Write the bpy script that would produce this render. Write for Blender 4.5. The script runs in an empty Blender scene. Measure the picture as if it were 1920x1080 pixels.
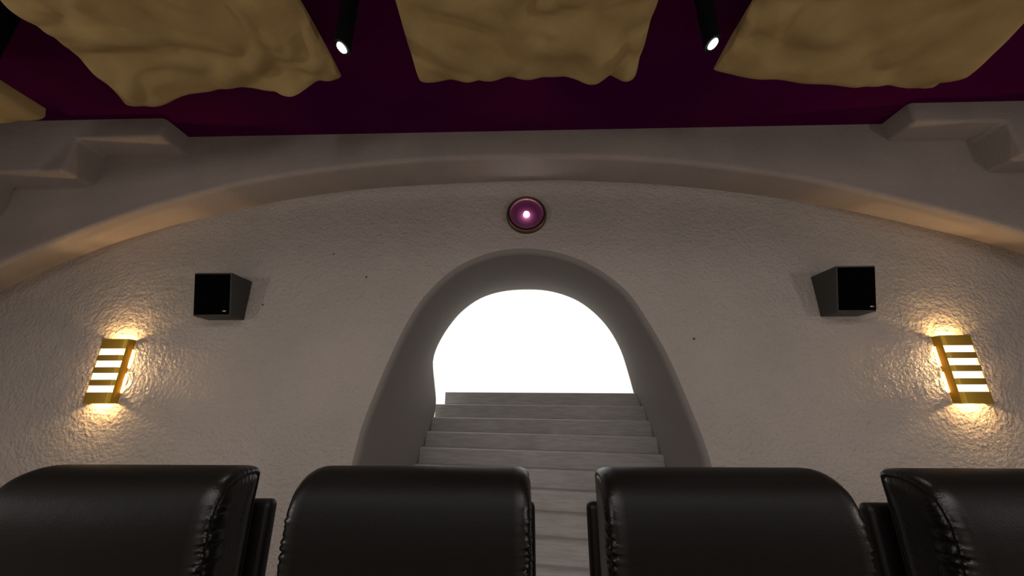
import bpy, bmesh, math, random
from mathutils import Vector, Matrix, noise

# ------------------------------------------------------------------ camera, world, light, exposure
sc = bpy.context.scene
C = sc.collection
EYE = 1.5
F_PX = 700.0
PITCH = math.radians(17.1)
YAW = math.radians(1.55)
cam_d = bpy.data.cameras.new('camera')
cam = bpy.data.objects.new('camera', cam_d)
C.objects.link(cam)
cam.location = (0, 0, EYE)
cam.rotation_euler = (math.pi/2 + PITCH, 0, YAW)
cam_d.sensor_width = 36
cam_d.lens = 36*F_PX/1920
cam_d.clip_start = 0.02
sc.camera = cam

world = bpy.data.worlds.new('world')
sc.world = world
world.use_nodes = True
bg = world.node_tree.nodes['Background']
bg.inputs[0].default_value = (1.0, 0.985, 0.95, 1)      # overcast white sky beyond the stairs
bg.inputs[1].default_value = 1.1

sc.view_settings.view_transform = 'Standard'
sc.view_settings.look = 'None'
sc.view_settings.gamma = 1
sc.view_settings.use_curve_mapping = False
sc.view_settings.exposure = 0.0


def light(name, kind, loc, energy, color=(1, 1, 1), rot=(0, 0, 0), parent=None, **kw):
    d = bpy.data.lights.new(name, kind)
    d.energy = energy
    d.color = color
    for k, v in kw.items():
        setattr(d, k, v)
    o = bpy.data.objects.new(name, d)
    C.objects.link(o)
    o.location = loc
    o.rotation_euler = rot
    o.parent = parent
    return o


# added soft fill behind the camera, no real source
light('rear_fill', 'AREA', (0, -4.3, 2.0), 12, (1.0, 0.95, 0.92), (math.radians(90), 0, 0),
      shape='RECTANGLE', size=5.0, size_y=2.4)
# added unseen fill strips under the ceiling, facing down for overall brightness
for ly in (-1.2, -3.0):
    light('overhead_fill', 'AREA', (0, ly, 3.80), 86, (1.0, 0.95, 0.90), (0, 0, 0),
          shape='RECTANGLE', size=7.5, size_y=0.5)
# added unseen fills by the side walls, for glints on the headrest seams
for sx in (-1, 1):
    light('side_fill', 'AREA', (sx*5.1, -0.9, 1.9), 30, (1.0, 0.95, 0.90), (0, sx*math.radians(90), 0),
          shape='RECTANGLE', size=0.5, size_y=0.16)
# added unseen uplight behind the recliners, brightens wall, corbels and panels from below
light('floor_fill', 'AREA', (0, 1.44, 0.03), 13, (1.0, 0.91, 0.84), (math.pi, 0, 0),
      shape='RECTANGLE', size=9.0, size_y=0.06)

R = math.radians
D = 3.2        # niche wall plane
DF = 2.82      # arched fascia plane
CEIL = 3.86
HALF = 5.2
BACK = -4.6


# ------------------------------------------------------------------ helpers
def mat(name, color, rough=0.6, metal=0.0, spec=0.5):
    m = bpy.data.materials.new(name)
    m.use_nodes = True
    b = m.node_tree.nodes['Principled BSDF']
    b.inputs['Base Color'].default_value = (*color, 1)
    b.inputs['Roughness'].default_value = rough
    b.inputs['Metallic'].default_value = metal
    b.inputs['Specular IOR Level'].default_value = spec
    return m


def N(m, t, **kw):
    n = m.node_tree.nodes.new(t)
    for k, v in kw.items():
        if k in n.inputs:
            n.inputs[k].default_value = v
        else:
            setattr(n, k, v)
    return n


def L(m, a, b):
    m.node_tree.links.new(a, b)


def bump(m, layers, dist=1.0):
    """layers: (scale, height in metres, detail, stretch)"""
    nt = m.node_tree
    b = nt.nodes['Principled BSDF']
    tc = N(m, 'ShaderNodeTexCoord')
    last = None
    for sca, h, det, st in layers:
        mp = N(m, 'ShaderNodeMapping')
        mp.inputs['Scale'].default_value = st
        L(m, tc.outputs['Object'], mp.inputs['Vector'])
        n = N(m, 'ShaderNodeTexNoise', Scale=sca, Detail=det)
        n.inputs['Roughness'].default_value = 0.55
        L(m, mp.outputs[0], n.inputs['Vector'])
        bp = N(m, 'ShaderNodeBump', Strength=1.0, Distance=h)
        L(m, n.outputs['Fac'], bp.inputs['Height'])
        if last:
            L(m, last.outputs[0], bp.inputs['Normal'])
        last = bp
    L(m, last.outputs[0], b.inputs['Normal'])


def vary(m, c1, c2, sca, detail=3, lo=0.35, hi=0.65, st=(1, 1, 1)):
    b = m.node_tree.nodes['Principled BSDF']
    tc = N(m, 'ShaderNodeTexCoord')
    mp = N(m, 'ShaderNodeMapping')
    mp.inputs['Scale'].default_value = st
    L(m, tc.outputs['Object'], mp.inputs['Vector'])
    n = N(m, 'ShaderNodeTexNoise', Scale=sca, Detail=detail)
    L(m, mp.outputs[0], n.inputs['Vector'])
    r = N(m, 'ShaderNodeValToRGB')
    r.color_ramp.elements[0].position = lo
    r.color_ramp.elements[1].position = hi
    r.color_ramp.elements[0].color = (*c1, 1)
    r.color_ramp.elements[1].color = (*c2, 1)
    L(m, n.outputs['Fac'], r.inputs[0])
    L(m, r.outputs[0], b.inputs['Base Color'])


def emit(name, color, strength):
    m = mat(name, (0.8, 0.8, 0.8), 0.4)
    b = m.node_tree.nodes['Principled BSDF']
    b.inputs['Emission Color'].default_value = (*color, 1)
    b.inputs['Emission Strength'].default_value = strength
    return m


ONE = (1, 1, 1)
M = {}
M['stucco'] = mat('stucco', (0.43, 0.38, 0.345), 0.55, spec=0.35)
vary(M['stucco'], (0.40, 0.36, 0.325), (0.45, 0.395, 0.36), 1.3, 4)
bump(M['stucco'], [(9, 0.018, 3, ONE), (34, 0.018, 4, ONE)])
M['plaster'] = mat('plaster', (0.40, 0.355, 0.325), 0.7, spec=0.3)
vary(M['plaster'], (0.29, 0.245, 0.22), (0.335, 0.285, 0.255), 1.7, 4)
bump(M['plaster'], [(70, 0.005, 3, ONE)])
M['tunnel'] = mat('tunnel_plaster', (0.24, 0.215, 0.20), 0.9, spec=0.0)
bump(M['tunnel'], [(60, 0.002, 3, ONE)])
M['stone'] = mat('stair_stone', (0.42, 0.41, 0.40), 0.75, spec=0.3)
vary(M['stone'], (0.41, 0.385, 0.365), (0.50, 0.475, 0.455), 14, 8, st=(0.35, 1, 3))
bump(M['stone'], [(60, 0.004, 5, (0.6, 1, 1.6))])
M['ceiling'] = mat('dark_purple_ceiling', (0.060, 0.003, 0.042), 0.9, spec=0.0)
vary(M['ceiling'], (0.055, 0.002, 0.046), (0.070, 0.004, 0.038), 1.5, 3)
M['carpet'] = mat('beige_carpet', (0.42, 0.36, 0.31), 0.95, spec=0.1)
bump(M['carpet'], [(260, 0.004, 2, ONE)])
M['darkwall'] = mat('side_wall_plaster', (0.40, 0.35, 0.32), 0.75, spec=0.2)
bump(M['darkwall'], [(42, 0.006, 4, ONE)])
M['darkfront'] = mat('dark_screen_wall_fabric', (0.03, 0.02, 0.03), 0.95, spec=0.1)
M['gold'] = mat('brushed_gold', (0.62, 0.38, 0.05), 0.42, 0.85)
bump(M['gold'], [(120, 0.0006, 2, (1, 1, 0.05))])
M['diffuser'] = emit('white_glass_lit', (1.0, 0.98, 0.95), 1.0)
M['leather'] = mat('black_leather', (0.0032, 0.0027, 0.0024), 0.27, spec=0.38)
bump(M['leather'], [(230, 0.0007, 3, ONE), (12, 0.0015, 2, ONE)])
# headrest hide: dull on the broad face, polished along the stitched edges
M['hide'] = mat('headrest_leather', (0.0052, 0.0043, 0.0038), 0.5)
bump(M['hide'], [(230, 0.0007, 3, ONE), (12, 0.0015, 2, ONE)])
_m = M['hide']
_tc = N(_m, 'ShaderNodeTexCoord')
_sx = N(_m, 'ShaderNodeSeparateXYZ')
L(_m, _tc.outputs['Object'], _sx.inputs[0])
_ab = N(_m, 'ShaderNodeMath', operation='ABSOLUTE')
L(_m, _sx.outputs['X'], _ab.inputs[0])
for _s, _lo, _hi in (('Roughness', 0.50, 0.27), ('Specular IOR Level', 0.16, 0.42)):
    _mr = N(_m, 'ShaderNodeMapRange')
    for _i, _v in enumerate((0.275, 0.302, _lo, _hi)):
        _mr.inputs[_i+1].default_value = _v
    L(_m, _ab.outputs[0], _mr.inputs[0])
    L(_m, _mr.outputs[0], _m.node_tree.nodes['Principled BSDF'].inputs[_s])
M['shell'] = mat('dark_brown_leatherette', (0.006, 0.0045, 0.004), 0.45, spec=0.3)
bump(M['shell'], [(230, 0.0007, 3, ONE)])
M['rubber'] = mat('black_plastic', (0.01, 0.01, 0.01), 0.5)
M['cabinet'] = mat('speaker_cabinet', (0.040, 0.039, 0.035), 0.6)
bump(M['cabinet'], [(300, 0.0004, 2, ONE)])
M['grille'] = mat('speaker_grille_cloth', (0.0015, 0.0015, 0.0015), 0.95, spec=0.02)
M['badge'] = mat('badge_metal', (0.35, 0.33, 0.33), 0.4, 1.0)
M['fabric'] = mat('gold_fabric', (0.36, 0.25, 0.11), 0.85, spec=0.15)
vary(M['fabric'], (0.30, 0.205, 0.085), (0.40, 0.28, 0.12), 3.5, 5)
bump(M['fabric'], [(180, 0.0015, 2, ONE)])
M['black'] = mat('matt_black_metal', (0.002, 0.002, 0.002), 0.7, spec=0.1)
M['bulb'] = emit('spot_lens_lit', (1, 1, 1), 6.0)
M['bronze'] = mat('bronze', (0.16, 0.10, 0.06), 0.4, 0.9)
M['dish'] = mat('purple_reflector', (0.065, 0.010, 0.036), 0.75, 0.0, 0.1)
M['rbulb'] = emit('round_lamp_bulb', (1.0, 0.90, 0.97), 34.0)
M['screen'] = mat('projection_screen', (0.75, 0.75, 0.75), 0.8)
M['dark'] = mat('old_nail', (0.10, 0.085, 0.07), 0.7)


def obj(name, bm, m, parent=None, smooth=True, loc=None, normals=True):
    me = bpy.data.meshes.new(name)
    if normals:
        bmesh.ops.recalc_face_normals(bm, faces=bm.faces)
    bm.to_mesh(me)
    bm.free()
    me.materials.append(m)
    if smooth:
        me.polygons.foreach_set('use_smooth', [True]*len(me.polygons))
    o = bpy.data.objects.new(name, me)
    C.objects.link(o)
    if parent:
        o.parent = parent
    if loc:
        o.location = loc
    return o


def angle_smooth(o, deg=35):
    me = o.data
    me.polygons.foreach_set('use_smooth', [True]*len(me.polygons))
    me.set_sharp_from_angle(angle=R(deg))


def struct(o):
    o['kind'] = 'structure'
    return o


def tag(o, label, cat, group=None):
    o['label'] = label
    o['category'] = cat
    if group:
        o['group'] = group
    return o


def thing(name, label, cat, loc=(0, 0, 0), rz=0, group=None):
    o = bpy.data.objects.new(name, None)
    C.objects.link(o)
    o.empty_display_size = 0.1
    o.location = loc
    o.rotation_euler = (0, 0, rz)
    return tag(o, label, cat, group)


def box(x0, x1, y0, y1, z0, z1, bev=0.0, seg=3, bm=None):
    bm2 = bmesh.new()
    vs = [bm2.verts.new((x, y, z)) for x in (x0, x1) for y in (y0, y1) for z in (z0, z1)]
    for f in ((0, 1, 3, 2), (4, 6, 7, 5), (0, 4, 5, 1), (2, 3, 7, 6), (0, 2, 6, 4), (1, 5, 7, 3)):
        bm2.faces.new([vs[i] for i in f])
    bmesh.ops.recalc_face_normals(bm2, faces=bm2.faces)
    if bev > 0:
        bmesh.ops.bevel(bm2, geom=list(bm2.edges), offset=bev, segments=seg, profile=0.5, affect='EDGES')
    if bm is None:
        return bm2
    me = bpy.data.meshes.new('tmp')
    bm2.to_mesh(me)
    bm2.free()
    bm.from_mesh(me)
    bpy.data.meshes.remove(me)
    return bm


def interp(pts, n):
    """Catmull-Rom resample of a 2D polyline at n points evenly spaced by length"""
    P = [Vector(p) for p in pts]
    dense = []
    for i in range(len(P)-1):
        p0 = P[max(i-1, 0)]; p1 = P[i]; p2 = P[i+1]; p3 = P[min(i+2, len(P)-1)]
        for k in range(12):
            t = k/12
            dense.append(0.5*((2*p1) + (p2-p0)*t + (2*p0-5*p1+4*p2-p3)*t*t + (3*p1-p0-3*p2+p3)*t**3))
    dense.append(P[-1])
    L_ = [0]
    for a, b in zip(dense, dense[1:]):
        L_.append(L_[-1] + (b-a).length)
    out = []
    j = 0
    for k in range(n):
        s = L_[-1]*k/(n-1)
        while j < len(L_)-2 and L_[j+1] < s:
            j += 1
        u = (s-L_[j])/max(L_[j+1]-L_[j], 1e-9)
        out.append(dense[j].lerp(dense[j+1], min(max(u, 0), 1)))
    return out


def normals2(P):
    """left-hand normals of a 2D polyline"""
    out = []
    for i in range(len(P)):
        t = P[min(i+1, len(P)-1)] - P[max(i-1, 0)]
        out.append(Vector((-t.y, t.x)).normalized())
    return out


def strip(bm, rings, close=False):
    n = len(rings[0])
    V = [[bm.verts.new(p) for p in r] for r in rings]
    for a, b in zip(V, V[1:]):
        for i in range(n if close else n-1):
            j = (i+1) % n
            bm.faces.new((a[i], a[j], b[j], b[i]))
    return V


# ------------------------------------------------------------------ room shell
struct(obj('floor', box(-HALF, HALF, BACK, 5.6, -0.12, 0), M['carpet'], smooth=False))
struct(obj('ceiling', box(-HALF, HALF, BACK, D+0.1, CEIL, CEIL+0.12), M['ceiling'], smooth=False))
struct(obj('wall_left', box(-HALF-0.15, -HALF, BACK, D+0.1, 0, CEIL), M['darkwall'], smooth=False))
struct(obj('wall_right', box(HALF, HALF+0.15, BACK, D+0.1, 0, CEIL), M['darkwall'], smooth=False))
struct(obj('wall_front', box(-HALF-0.15, HALF+0.15, BACK-0.15, BACK, 0, CEIL), M['darkfront'], smooth=False))

# arched opening: outline in the wall plane, and where the vault ends
front_pts = [(-1.40, 0), (-1.385, 0.5), (-1.304, 1.045), (-1.258, 1.315), (-1.183, 1.565), (-1.087, 1.85),
             (-0.975, 2.13), (-0.849, 2.36), (-0.668, 2.566), (-0.478, 2.70), (-0.234, 2.79), (0.036, 2.818),
             (0.305, 2.779), (0.543, 2.69), (0.729, 2.57), (0.904, 2.403), (1.022, 2.20), (1.151, 1.93),
             (1.235, 1.691), (1.31, 1.44), (1.366, 1.24), (1.41, 1.0), (1.46, 0.5), (1.47, 0)]
back_pts = [(-1.20, 0), (-1.20, 0.6), (-1.19, 1.2), (-1.165, 1.489), (-1.199, 1.746), (-1.234, 1.961), (-1.236, 2.107),
            (-1.179, 2.293), (-1.055, 2.521), (-0.873, 2.754), (-0.608, 2.951), (-0.298, 3.054), (0.054, 3.084),
            (0.403, 3.057), (0.746, 2.941), (1.004, 2.757), (1.213, 2.509), (1.359, 2.209), (1.439, 1.883),
            (1.49, 1.618), (1.537, 1.489), (1.56, 1.2), (1.56, 0.6), (1.56, 0)]
NP = 96
FR = interp(front_pts, NP)
BK = interp(back_pts, NP)
nrm = normals2(FR)
RF = 0.05
YB = 5.23
hole = [p + n*RF for p, n in zip(FR, nrm)]
hole[0].y = 0; hole[-1].y = 0

bm = bmesh.new()
outer = [(-HALF, 0), (-HALF, CEIL), (HALF, CEIL), (HALF, 0)]
loop = [bm.verts.new((x, D, z)) for x, z in outer] + [bm.verts.new((p.x, D, p.y)) for p in reversed(hole)]
f = bm.faces.new(loop)
bmesh.ops.triangulate(bm, faces=[f])
for f in bm.faces:
    f.normal_update()
wall_back = struct(obj('wall_back', bm, M['stucco'], smooth=False))

bm = bmesh.new()
rings = []
for k in range(8):
    a = k/7*math.pi/2
    off = RF*(1-math.sin(a))
    rings.append([Vector((p.x+n.x*off, D+RF*(1-math.cos(a)), max(p.y+n.y*off, 0) if 0 < i < NP-1 else 0))
                  for i, (p, n) in enumerate(zip(FR, nrm))])
for k in range(1, 13):
    t = k/12
    y = D+RF+(YB-D-RF)*t
    rings.append([Vector((p.x+(q.x-p.x)*t, y, p.y+(q.y-p.y)*t)) for p, q in zip(FR, BK)])
# outer end lip so that the vault has thickness
nb = normals2(BK)
rings.append([Vector((q.x+n.x*0.2, YB, max(q.y+n.y*0.2, 0))) for q, n in zip(BK, nb)])
rings.append([Vector((p.x+n.x*0.2, D+0.15, max(p.y+n.y*0.2, 0))) for p, n in zip(FR, nrm)])
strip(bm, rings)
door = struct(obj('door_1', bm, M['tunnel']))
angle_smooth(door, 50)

# niche arch: fascia in front of the back wall with a rounded lower edge and a soffit
arc_b = [(-5.2, 2.12), (-4.85, 2.483), (-4.207, 2.838), (-3.502, 3.109), (-2.501, 3.372), (-1.457, 3.525),
         (0.03, 3.585), (0.8, 3.563), (1.66, 3.482), (2.632, 3.315), (3.541, 3.075), (4.464, 2.754), (5.2, 2.27)]
arc_f = [(-5.2, 1.98), (-4.85, 2.33), (-4.378, 2.615), (-3.789, 2.912), (-3.159, 3.160), (-2.255, 3.402), (-1.075, 3.552),
         (0.042, 3.580), (1.043, 3.537), (2.155, 3.370), (2.98, 3.150), (4.008, 2.795), (4.75, 2.40), (5.2, 2.08)]
NA = 90
AB = interp(arc_b, NA)
AF = interp(arc_f, NA)
an = normals2(AF)
RA = 0.045
bm = bmesh.new()
rings = [[Vector((p.x, DF, CEIL)) for p in AF]]
for k in range(7):
    a = k/6*math.pi/2
    off = RA*(1-math.sin(a))
    rings.append([Vector((p.x+n.x*off if 0 < i < NA-1 else p.x, DF+RA*(1-math.cos(a)), p.y+n.y*off))
                  for i, (p, n) in enumerate(zip(AF, an))])
rings.append([Vector((q.x, D, q.y)) for q in AB])
strip(bm, rings)
o = struct(obj('trim_1', bm, M['plaster']))
angle_smooth(o, 40)


# stepped plaster corbels in the two ceiling corners
def corbel(name, s, xs):
    a, b, c = xs
    poly = [(a, CEIL), (a, 3.672), (b, 3.672), (b, 3.345), (c, 3.345), (c, 3.03), (HALF, 3.03), (HALF, CEIL)]
    bm = bmesh.new()
    fr = [bm.verts.new((s*x, 2.58, z)) for x, z in poly]
    bk = [bm.verts.new((s*x, DF+0.01, z)) for x, z in poly]
    bm.faces.new(fr)
    bm.faces.new(list(reversed(bk)))
    n = len(poly)
    for i in range(n):
        bm.faces.new((fr[i], bk[i], bk[(i+1) % n], fr[(i+1) % n]))
    bmesh.ops.recalc_face_normals(bm, faces=bm.faces)
    es = [e for e in bm.edges if all(v.co.y < 2.6 and v.co.z < CEIL-0.01 for v in e.verts)
          or (abs(e.verts[0].co.y-e.verts[1].co.y) > 0.1 and e.verts[0].co.z < CEIL-0.01 and abs(e.verts[0].co.x) < 5.1)
          or (all(v.co.y < 2.6 for v in e.verts) and all(abs(abs(v.co.x)-a) < 0.01 for v in e.verts))]
    bmesh.ops.bevel(bm, geom=es, offset=0.032, segments=3, profile=0.5, affect='EDGES')
    o = struct(obj(name, bm, M['plaster']))
    angle_smooth(o, 40)


corbel('trim_2', -1, (3.08, 3.82, 4.56))
corbel('trim_3', 1, (3.20, 3.92, 4.64))

# old nails left in the stucco
for x, z, r in ((-2.335, 2.345, 0.009), (-1.42, 2.60, 0.009), (-1.755, 2.83, 0.008), (1.46, 2.02, 0.011)):
    bm = bmesh.new()
    bmesh.ops.create_uvsphere(bm, u_segments=10, v_segments=6, radius=r)
    obj('nail_head', bm, M['dark'], wall_back, loc=(x, D, z))

# ------------------------------------------------------------------ staircase
stairs = thing('staircase', 'pale grey stone staircase climbing through the arched opening into white daylight',
               'staircase', (0.15, 3.5, 0))
H0, D0, TT, RS = 1.6335, 5.315, 0.183, 0.165
ROT = -R(8.5)


def wall_x(y, z, side):
    t = min(max((y-D-RF)/(YB-D-RF), 0), 1)
    best = None
    for p, q in zip(FR, BK):
        xx = p.x+(q.x-p.x)*t
        zz = p.y+(q.y-p.y)*t
        if (xx > 0) == (side > 0):
            d = abs(zz-z)
            if best is None or d < best[0]:
                best = (d, xx)
    return best[1]


for k in range(10):
    top = H0-k*RS
    if top < 0.05:
        continue
    y = D0-k*TT
    bm = bmesh.new()
    ca, sa = math.cos(ROT), math.sin(ROT)
    xl = wall_x(y+0.2, top, -1)-0.03
    xr = wall_x(y-0.2, top, 1)+0.03
    if k == 0:
        xl, xr = -1.10, 1.52
    if k == 1:
        xr = 1.56
    dep = TT if k else 0.5
    cx = 0.18

    def pt(x, off):
        yy = y+off*ca+(x-cx)*sa/ca
        return (x-off*sa*0.0, yy)
    nose = 0.0
    c = [pt(xl, 0), pt(xr, 0), pt(xr, dep), pt(xl, dep)]
    skew = 0.010
    lo = [bm.verts.new((x-0.15, yy-3.5, 0)) for x, yy in c]
    hi = [bm.verts.new((x-0.15, yy-3.5, top-skew*(x-cx))) for x, yy in c]
    bm.faces.new(lo); bm.faces.new(hi)
    for i in range(4):
        bm.faces.new((lo[i], lo[(i+1) % 4], hi[(i+1) % 4], hi[i]))
    bmesh.ops.recalc_face_normals(bm, faces=bm.faces)
    es = [e for e in bm.edges if set(e.verts) == {hi[0], hi[1]}]
    bmesh.ops.bevel(bm, geom=es, offset=0.012, segments=3, profile=0.5, affect='EDGES')
    o = obj('step', bm, M['stone'], stairs)
    angle_smooth(o, 40)


# ------------------------------------------------------------------ gold acoustic panels
def panel(label, x_right, x_left, y_far, z_right, z_left, seed, length=1.3):
    """edge z heights at the right and left end; hung on rods below the ceiling"""
    cx, cz = (x_right+x_left)/2, (z_right+z_left)/2
    t = thing('acoustic_panel', label, 'acoustic panel', (cx, y_far-length/2, cz), 0,
              'lumpy gold panels hung below the ceiling')
    hw = (x_right-x_left)/2
    nx, ny = 90, 90
    bm = bmesh.new()

    def h(x, y):
        v = Vector((x*2.1+seed*7.3, y*2.6+seed*3.1, seed*1.7))
        w = Vector((noise.noise(v*0.9), noise.noise(v*0.9+Vector((5, 5, 5))), 0))
        a = abs(noise.noise(v*1.05+w*0.9))
        b = abs(noise.noise(v*2.3+w*0.8+Vector((9, 2, 4))))
        return 0.12*math.sqrt(a*a+0.003)+0.045*math.sqrt(b*b+0.004)
    grid = []
    thick = 0.06
    for j in range(ny+1):
        row = []
        for i in range(nx+1):
            u, w_ = i/nx*2-1, j/ny*2-1
            x = u*hw
            y = w_*length/2
            tilt = (z_right-z_left)/(2*hw)*x
            e = min(1-abs(u), 0.10)/0.10
            e2 = min(1-abs(w_), 0.05)/0.05
            rd = 0.022*(1-math.sqrt(1-(1-e)**2)) + 0.014*(1-math.sqrt(max(0, 1-(1-e2)**2)))
            xx = x+0.018*noise.noise(Vector((u*0.8+seed, y*2.2, seed)))*abs(u)
            row.append(bm.verts.new((xx, y+0.012*noise.noise(Vector((x*3, seed, w_))), tilt+0.035-h(x, y)+rd)))
        grid.append(row)
    for j in range(ny):
        for i in range(nx):
            bm.faces.new((grid[j][i], grid[j][i+1], grid[j+1][i+1], grid[j+1][i]))
    # rim and top
    rim = [grid[0][i] for i in range(nx+1)] + [grid[j][nx] for j in range(1, ny+1)] + \
          [grid[ny][i] for i in range(nx-1, -1, -1)] + [grid[j][0] for j in range(ny-1, 0, -1)]
    up = []
    for v in rim:
        tilt = (z_right-z_left)/(2*hw)*v.co.x
        up.append(bm.verts.new((v.co.x*0.985, v.co.y*0.99, tilt+thick+0.02)))
    n = len(rim)
    for i in range(n):
        bm.faces.new((rim[i], rim[(i+1) % n], up[(i+1) % n], up[i]))
    bm.faces.new(up)
    o = obj('fabric_pad', bm, M['fabric'], t)
    angle_smooth(o, 50)
    for sx in (-0.7, 0.7):
        for sy in (-0.6, 0.6):
            bm = bmesh.new()
            x = sx*hw
            z0 = (z_right-z_left)/(2*hw)*x+thick+0.015
            z1 = CEIL-cz
            bmesh.ops.create_cone(bm, cap_ends=True, segments=10, radius1=0.006, radius2=0.006, depth=z1-z0)
            obj('hanging_rod', bm, M['black'], t, loc=(x, sy*length/2, (z0+z1)/2))
    return t


panel('lumpy gold fabric ceiling panel hanging level in the middle between the two spotlights', 0.715, -0.635, 1.878, 3.45, 3.45, 1)
panel('lumpy gold fabric ceiling panel left of the left spotlight, sloping down to the left', -1.145, -2.50, 1.862, 3.45, 3.338, 2)
panel('lumpy gold fabric ceiling panel right of the right spotlight, sloping down to the right', 2.50, 1.216, 1.876, 3.29, 3.45, 4)
panel('outermost gold fabric ceiling panel at the left edge, lit from below above the corbel', -3.02, -4.25, 1.87, 3.22, 2.98, 6)


# ------------------------------------------------------------------ ceiling spotlights
def spotlight(x, y, z, s, label, group, r=0.042):
    t = thing('ceiling_spotlight', label, 'spotlight', (x, y, CEIL), 0, group)
    n = Vector((-0.46*s, -0.12, -0.86)).normalized()     # lens looks down and outward
    bm = bmesh.new()
    ln = CEIL-z+0.1
    bmesh.ops.create_cone(bm, cap_ends=True, segments=32, radius1=r, radius2=r, depth=ln)
    bmesh.ops.translate(bm, verts=bm.verts, vec=(0, 0, -ln/2))
    c = Vector((0, 0, z-CEIL))
    res = bmesh.ops.bisect_plane(bm, geom=list(bm.verts)+list(bm.edges)+list(bm.faces), plane_co=c, plane_no=n,
                                 clear_outer=True)
    bmesh.ops.holes_fill(bm, edges=[e for e in bm.edges if e.is_boundary])
    o = obj('tube', bm, M['black'], t)
    angle_smooth(o, 40)
    bm = bmesh.new()
    bmesh.ops.create_cone(bm, cap_ends=True, segments=28, radius1=0.028, radius2=0.025, depth=0.008)
    q = Vector((0, 0, 1)).rotation_difference(n)
    bmesh.ops.rotate(bm, verts=bm.verts, matrix=q.to_matrix())
    bmesh.ops.translate(bm, verts=bm.verts, vec=c+n*0.005)
    obj('lens', bm, M['bulb'], t, smooth=False)
    light('spot_light', 'SPOT', c+n*0.02, 10, (1, 0.95, 0.9), Vector((0, 0, -1)).rotation_difference(n).to_euler(),
          t, spot_size=R(110), spot_blend=0.8, shadow_soft_size=0.03)
    return t


G = 'black ceiling spotlights'
spotlight(-0.915, 1.45, 3.25, 1, 'black tube ceiling spotlight between the left and middle gold panels', G)
spotlight(0.983, 1.48, 3.25, -1, 'black tube ceiling spotlight between the middle and right gold panels', G)
spotlight(-2.86, 1.45, 3.05, 1, 'black tube ceiling spotlight cut off by the left edge beside the outermost gold panel', G, 0.06)


# ------------------------------------------------------------------ round lamp above the arch
def lathe(profile, segs=48, bm=None):
    bm = bm or bmesh.new()
    rings = []
    for k in range(segs):
        a = 2*math.pi*k/segs
        rings.append([Vector((r*math.cos(a), y, r*math.sin(a))) for r, y in profile])
    V = [[bm.verts.new(p) for p in rr] for rr in rings]
    for k in range(segs):
        a, b = V[k], V[(k+1) % segs]
        for i in range(len(profile)-1):
            bm.faces.new((a[i], a[i+1], b[i+1], b[i]))
    bmesh.ops.remove_doubles(bm, verts=bm.verts, dist=1e-5)
    return bm


t = thing('round_wall_lamp', 'round purple wall lamp with bronze rim and bright bulb above the arch', 'lamp', (0.051, D, 3.204))
o = obj('rim', lathe([(0.156, -0.030), (0.159, -0.040), (0.170, -0.046), (0.182, -0.043), (0.189, -0.030), (0.191, 0.0)]), M['bronze'], t)
obj('reflector_dish', lathe([(0.158, -0.050), (0.157, -0.012), (0.15, -0.006), (0.11, -0.006), (0.07, -0.006), (0.03, -0.006), (0.0, -0.006)]),
    M['dish'], t)
bm = bmesh.new()
bmesh.ops.create_uvsphere(bm, u_segments=24, v_segments=16, radius=0.028)
obj('bulb', bm, M['rbulb'], t, loc=(0, -0.028, 0))


# ------------------------------------------------------------------ wall speakers
def speaker(x0, x1, yt, yb, side, label):
    cx = (x0+x1)/2
    t = thing('wall_speaker', label, 'speaker', (cx, D, 2.205), 0, 'black surround speakers on the stucco wall')
    hw = (x1-x0)/2
    z0, z1 = 0.0, 0.36
    fy = lambda z: (yb-D)+((yt-D)-(yb-D))*(z-z0)/(z1-z0)
    bm = bmesh.new()
    co = [(sx*hw, y, z) for sx in (-1, 1) for (y, z) in ((0, z0), (fy(z0), z0), (fy(z1), z1), (0, z1))]
    v = [bm.verts.new(c) for c in co]
    bm.faces.new(v[:4]); bm.faces.new(v[4:])
    for i in range(4):
        bm.faces.new((v[i], v[(i+1) % 4], v[4+(i+1) % 4], v[4+i]))
    bmesh.ops.recalc_face_normals(bm, faces=bm.faces)
    bmesh.ops.bevel(bm, geom=list(bm.edges), offset=0.006, segments=2, profile=0.5, affect='EDGES')
    o = obj('cabinet', bm, M['cabinet'], t)
    angle_smooth(o, 40)
    # grille lies on the sloping front
    ang = math.atan2(fy(z0)-fy(z1), z1-z0)
    ln = math.hypot(fy(z0)-fy(z1), z1-z0)
    g = obj('grille', box(-hw+0.012, hw-0.012, -0.012, 0.004, 0.014, ln-0.014, 0.003, 2), M['grille'], t)
    g.location = (0, fy(z0), z0)
    g.rotation_euler = (ang, 0, 0)
    b = obj('badge', box(hw-0.062, hw-0.030, -0.015, -0.011, 0.036, 0.048, 0.0015, 2), M['badge'], t)
    b.location = (0, fy(z0), z0)
    b.rotation_euler = (ang, 0, 0)


speaker(-2.80, -2.475, 2.946, 3.035, -1, 'black wedge wall speaker left of the arch beside the left sconce')
speaker(2.557, 2.868, 2.920, 3.02, 1, 'black wedge wall speaker right of the arch beside the right sconce')


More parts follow.
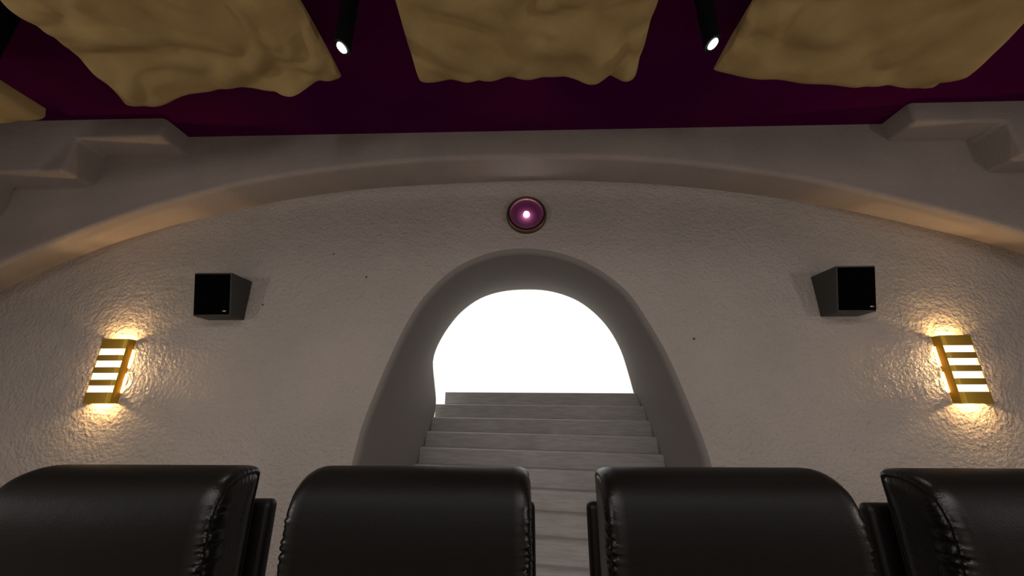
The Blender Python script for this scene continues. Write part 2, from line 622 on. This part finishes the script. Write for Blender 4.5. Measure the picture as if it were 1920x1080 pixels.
# ------------------------------------------------------------------ gold slotted sconces
def sconce(x, zc, w, label):
    t = thing('wall_sconce', label, 'sconce', (x, D, zc), 0, 'gold slotted wall sconces')
    yf, yr = -0.082, -0.011
    hh = 0.268
    hw = w/2
    rc = 0.028

    def section(off, yr=yr):
        """U outline (x, y) from one rear edge to the other; off = inward offset"""
        pts = [(-hw+off, yr)]
        r = rc-off
        for k in range(7):
            a = k/6*math.pi/2
            pts.append((-hw+rc-r*math.cos(a), yf+rc-r*math.sin(a)))
        for k in range(7):
            a = math.pi/2-k/6*math.pi/2
            pts.append((hw-rc+r*math.cos(a), yf+rc-r*math.sin(a)))
        pts.append((hw-off, yr))
        return pts
    so, si = section(0), section(0.004)
    ends = (section(0, -0.001), section(0.004, -0.001))
    n = len(so)
    bm = bmesh.new()

    def band(i0, i1, z0, z1):
        ids = range(i0, i1+1)
        A, B = ends if (z0 < -hh+0.01 or z1 > hh-0.01 or abs(z0+z1) < 0.02) else (so, si)
        loopA = [A[i] for i in ids]+[B[i] for i in reversed(ids)]
        lo = [bm.verts.new((a, b, z0)) for a, b in loopA]
        hi = [bm.verts.new((a, b, z1)) for a, b in loopA]
        m = len(loopA)
        for i in range(m):
            bm.faces.new((lo[i], lo[(i+1) % m], hi[(i+1) % m], hi[i]))
        k = len(ids)
        for q in range(k-1):
            bm.faces.new((lo[q], lo[q+1], lo[m-2-q], lo[m-1-q]))
            bm.faces.new((hi[q], hi[q+1], hi[m-2-q], hi[m-1-q]))
    z = -hh
    seq = [('b', 0.090), ('s', 0.055), ('b', 0.0475), ('s', 0.055), ('b', 0.0475), ('s', 0.055), ('b', 0.0475), ('s', 0.055), ('b', 0.0835)]
    for kind, h in seq:
        if kind == 'b':
            band(0, n-1, z, z+h)
        else:
            band(0, 3, z, z+h)
            band(n-4, n-1, z, z+h)
        z += h
    o = obj('housing', bm, M['gold'], t)
    angle_smooth(o, 40)
    # white glass tube behind the slots
    sd = section(0.007)
    bm = bmesh.new()
    ids = range(3, n-3)
    P = [sd[i] for i in ids]
    lo = [Vector((a, b, -hh+0.075)) for a, b in P]
    hi = [Vector((a, b, hh-0.068)) for a, b in P]
    q = 0.006
    strip(bm, [lo, hi])
    sm = obj('glass_diffuser', bm, M['diffuser'], t)
    for sgn in (-1, 1):
        light('sconce_light', 'POINT', (0, -0.045, sgn*(hh-0.05)), 6.0, (1.0, 0.72, 0.33), parent=t, shadow_soft_size=0.012)
    for sgn in (-1, 1):
        light('sconce_light', 'POINT', (0, -0.011, sgn*0.085), 12.0, (1.0, 0.62, 0.29), parent=t, shadow_soft_size=0.010)


sconce(-3.522, 1.761, 0.233, 'gold slotted sconce glowing on the wall left of the left speaker')
sconce(3.540, 1.761, 0.245, 'gold slotted sconce glowing on the wall right of the right speaker')

# ------------------------------------------------------------------ recliners
W2 = 0.322      # half width of headrest


def head_profile():
    pts = [(0.0, -0.36), (0.0, -0.2), (0.0, -0.03), (-0.006, -0.008), (-0.022, 0.0), (-0.07, 0.004), (-0.115, -0.003), (-0.155, -0.022),
           (-0.182, -0.055), (-0.196, -0.10), (-0.2, -0.15), (-0.197, -0.21), (-0.192, -0.30), (-0.185, -0.36)]
    return interp(pts, 170)


def headrest_mesh():
    P = head_profile()
    n = len(P)
    cross = [(0.0, 0), (0.5, 0), (0.75, 0), (0.87, 0.000), (0.915, 0.0015), (0.945, 0.0048), (0.968, 0.0095), (0.984, 0.0155),
             (0.990, 0.0205), (0.984, 0.0245), (0.978, 0.026), (0.984, 0.0285), (0.992, 0.034), (1.0, 0.043), (1.004, 0.053), (1.004, 0.060),
             (1.003, 0.068), (1.003, 0.074)]
    bm = bmesh.new()
    rows = []
    full = [(-a, b, k) for k, (a, b) in reversed(list(enumerate(cross))[1:])] + [(a, b, k) for k, (a, b) in enumerate(cross)]
    s = [0]
    for a, b in zip(P, P[1:]):
        s.append(s[-1]+(b-a).length)
    for i, p in enumerate(P):
        mid = Vector((-0.1, min(max(p.y, -0.5), -0.098)))
        row = []
        for a, ins, k in full:
            dvec = mid-p
            dist = max(dvec.length, 1e-6)
            sgn = 1 if a > 0 else -1
            # gathered leather either side of the seam, strongest round the front curve
            amt = math.exp(-((p.y+0.17)/0.08)**2) if p.x < -0.1 else 0.12
            fr = noise.noise(Vector((s[i]*95, sgn*3.0, 0)))*0.7+noise.noise(Vector((s[i]*210, sgn*3.0+k*0.12, 4)))*0.45
            wgt = {4: .15, 5: .5, 6: .9, 7: 1.0, 8: .9, 9: .5, 10: .3, 11: .7, 12: 1.0, 13: 1.0, 14: .85, 15: .55, 16: .25}.get(k, 0)
            d = fr*wgt*amt*0.011
            q = p+dvec*min((ins-d*0.9)/dist, 1.0)
            x = a*W2+sgn*d*1.0
            row.append(bm.verts.new((x, q.x, q.y)))
        rows.append(row)
    for r0, r1 in zip(rows, rows[1:]):
        for j in range(len(r0)-1):
            bm.faces.new((r0[j], r0[j+1], r1[j+1], r1[j]))
    # close sides along the middle, and the bottom
    for end in (0, -1):
        vs = [r[end] for r in rows]
        try:
            f = bm.faces.new(vs)
            bmesh.ops.triangulate(bm, faces=[f])
        except Exception:
            pass
    bm.faces.new(rows[0]+list(reversed(rows[-1])))
    return bm


def recliner(label):
    t = thing('recliner', label, 'armchair', (0, 0, 0), 0, 'black leather cinema recliners')
    Y0, Z0 = 1.27, 1.315
    h = obj('headrest', headrest_mesh(), M['hide'], t, loc=(0, Y0, Z0))
    angle_smooth(h, 70)
    o = obj('back_shell', box(-0.338, 0.338, 1.302, 1.352, 0.25, 1.205, 0.02, 4), M['shell'], t)
    angle_smooth(o, 40)
    o = obj('shell_bracket', box(-0.22, 0.22, 1.262, 1.31, 0.5, 1.1, 0.01, 2), M['rubber'], t)
    o = obj('backrest', box(-0.305, 0.305, 1.0, 1.28, 0.42, 0.975, 0.06, 5), M['leather'], t)
    o = obj('seat', box(-0.30, 0.30, 0.45, 1.16, 0.26, 0.47, 0.05, 5), M['leather'], t)
    for s in (-1, 1):
        x = s*0.36
        o = obj('armrest', box(x-0.053, x+0.053, 0.42, 1.29, 0.08, 0.62, 0.04, 5), M['leather'], t)
    o = obj('footrest', box(-0.29, 0.29, 0.37, 0.455, 0.10, 0.45, 0.03, 4), M['leather'], t)
    o = obj('base', box(-0.33, 0.33, 0.52, 1.25, 0.0, 0.28, 0.01, 2), M['rubber'], t)
    return t


def place(t, x, dz=0, rz=0):
    t.location = (x, 0, 0)
    return t


first = recliner('black leather recliner second from the left, its headrest hiding the left half of the stairs')
first.location.x = 0.02-W2


def copy_chair(x, label):
    c = first.copy()
    C.objects.link(c)
    c.location = (x, 0, 0)
    c['label'] = label
    for ch in list(first.children):
        d = ch.copy()
        C.objects.link(d)
        d.parent = c
    return c


copy_chair(-0.812-W2, 'leftmost black leather recliner of the row, below the left sconce')
copy_chair(0.214+W2, 'black leather recliner just right of the stairs, second from the right')
copy_chair(1.058+W2, 'rightmost black leather recliner of the row, below the right sconce')

# projection screen on the wall behind the camera
t = thing('projection_screen', 'wide white projection screen on the wall facing the recliners', 'screen', (0, BACK, 0.8))
obj('screen_sheet', box(-2.5, 2.5, 0.03, 0.04, 0, 2.4), M['screen'], t, smooth=False)
obj('screen_frame', box(-2.58, 2.58, 0.0, 0.03, -0.08, 2.48, 0.01, 2), M['black'], t, smooth=False)
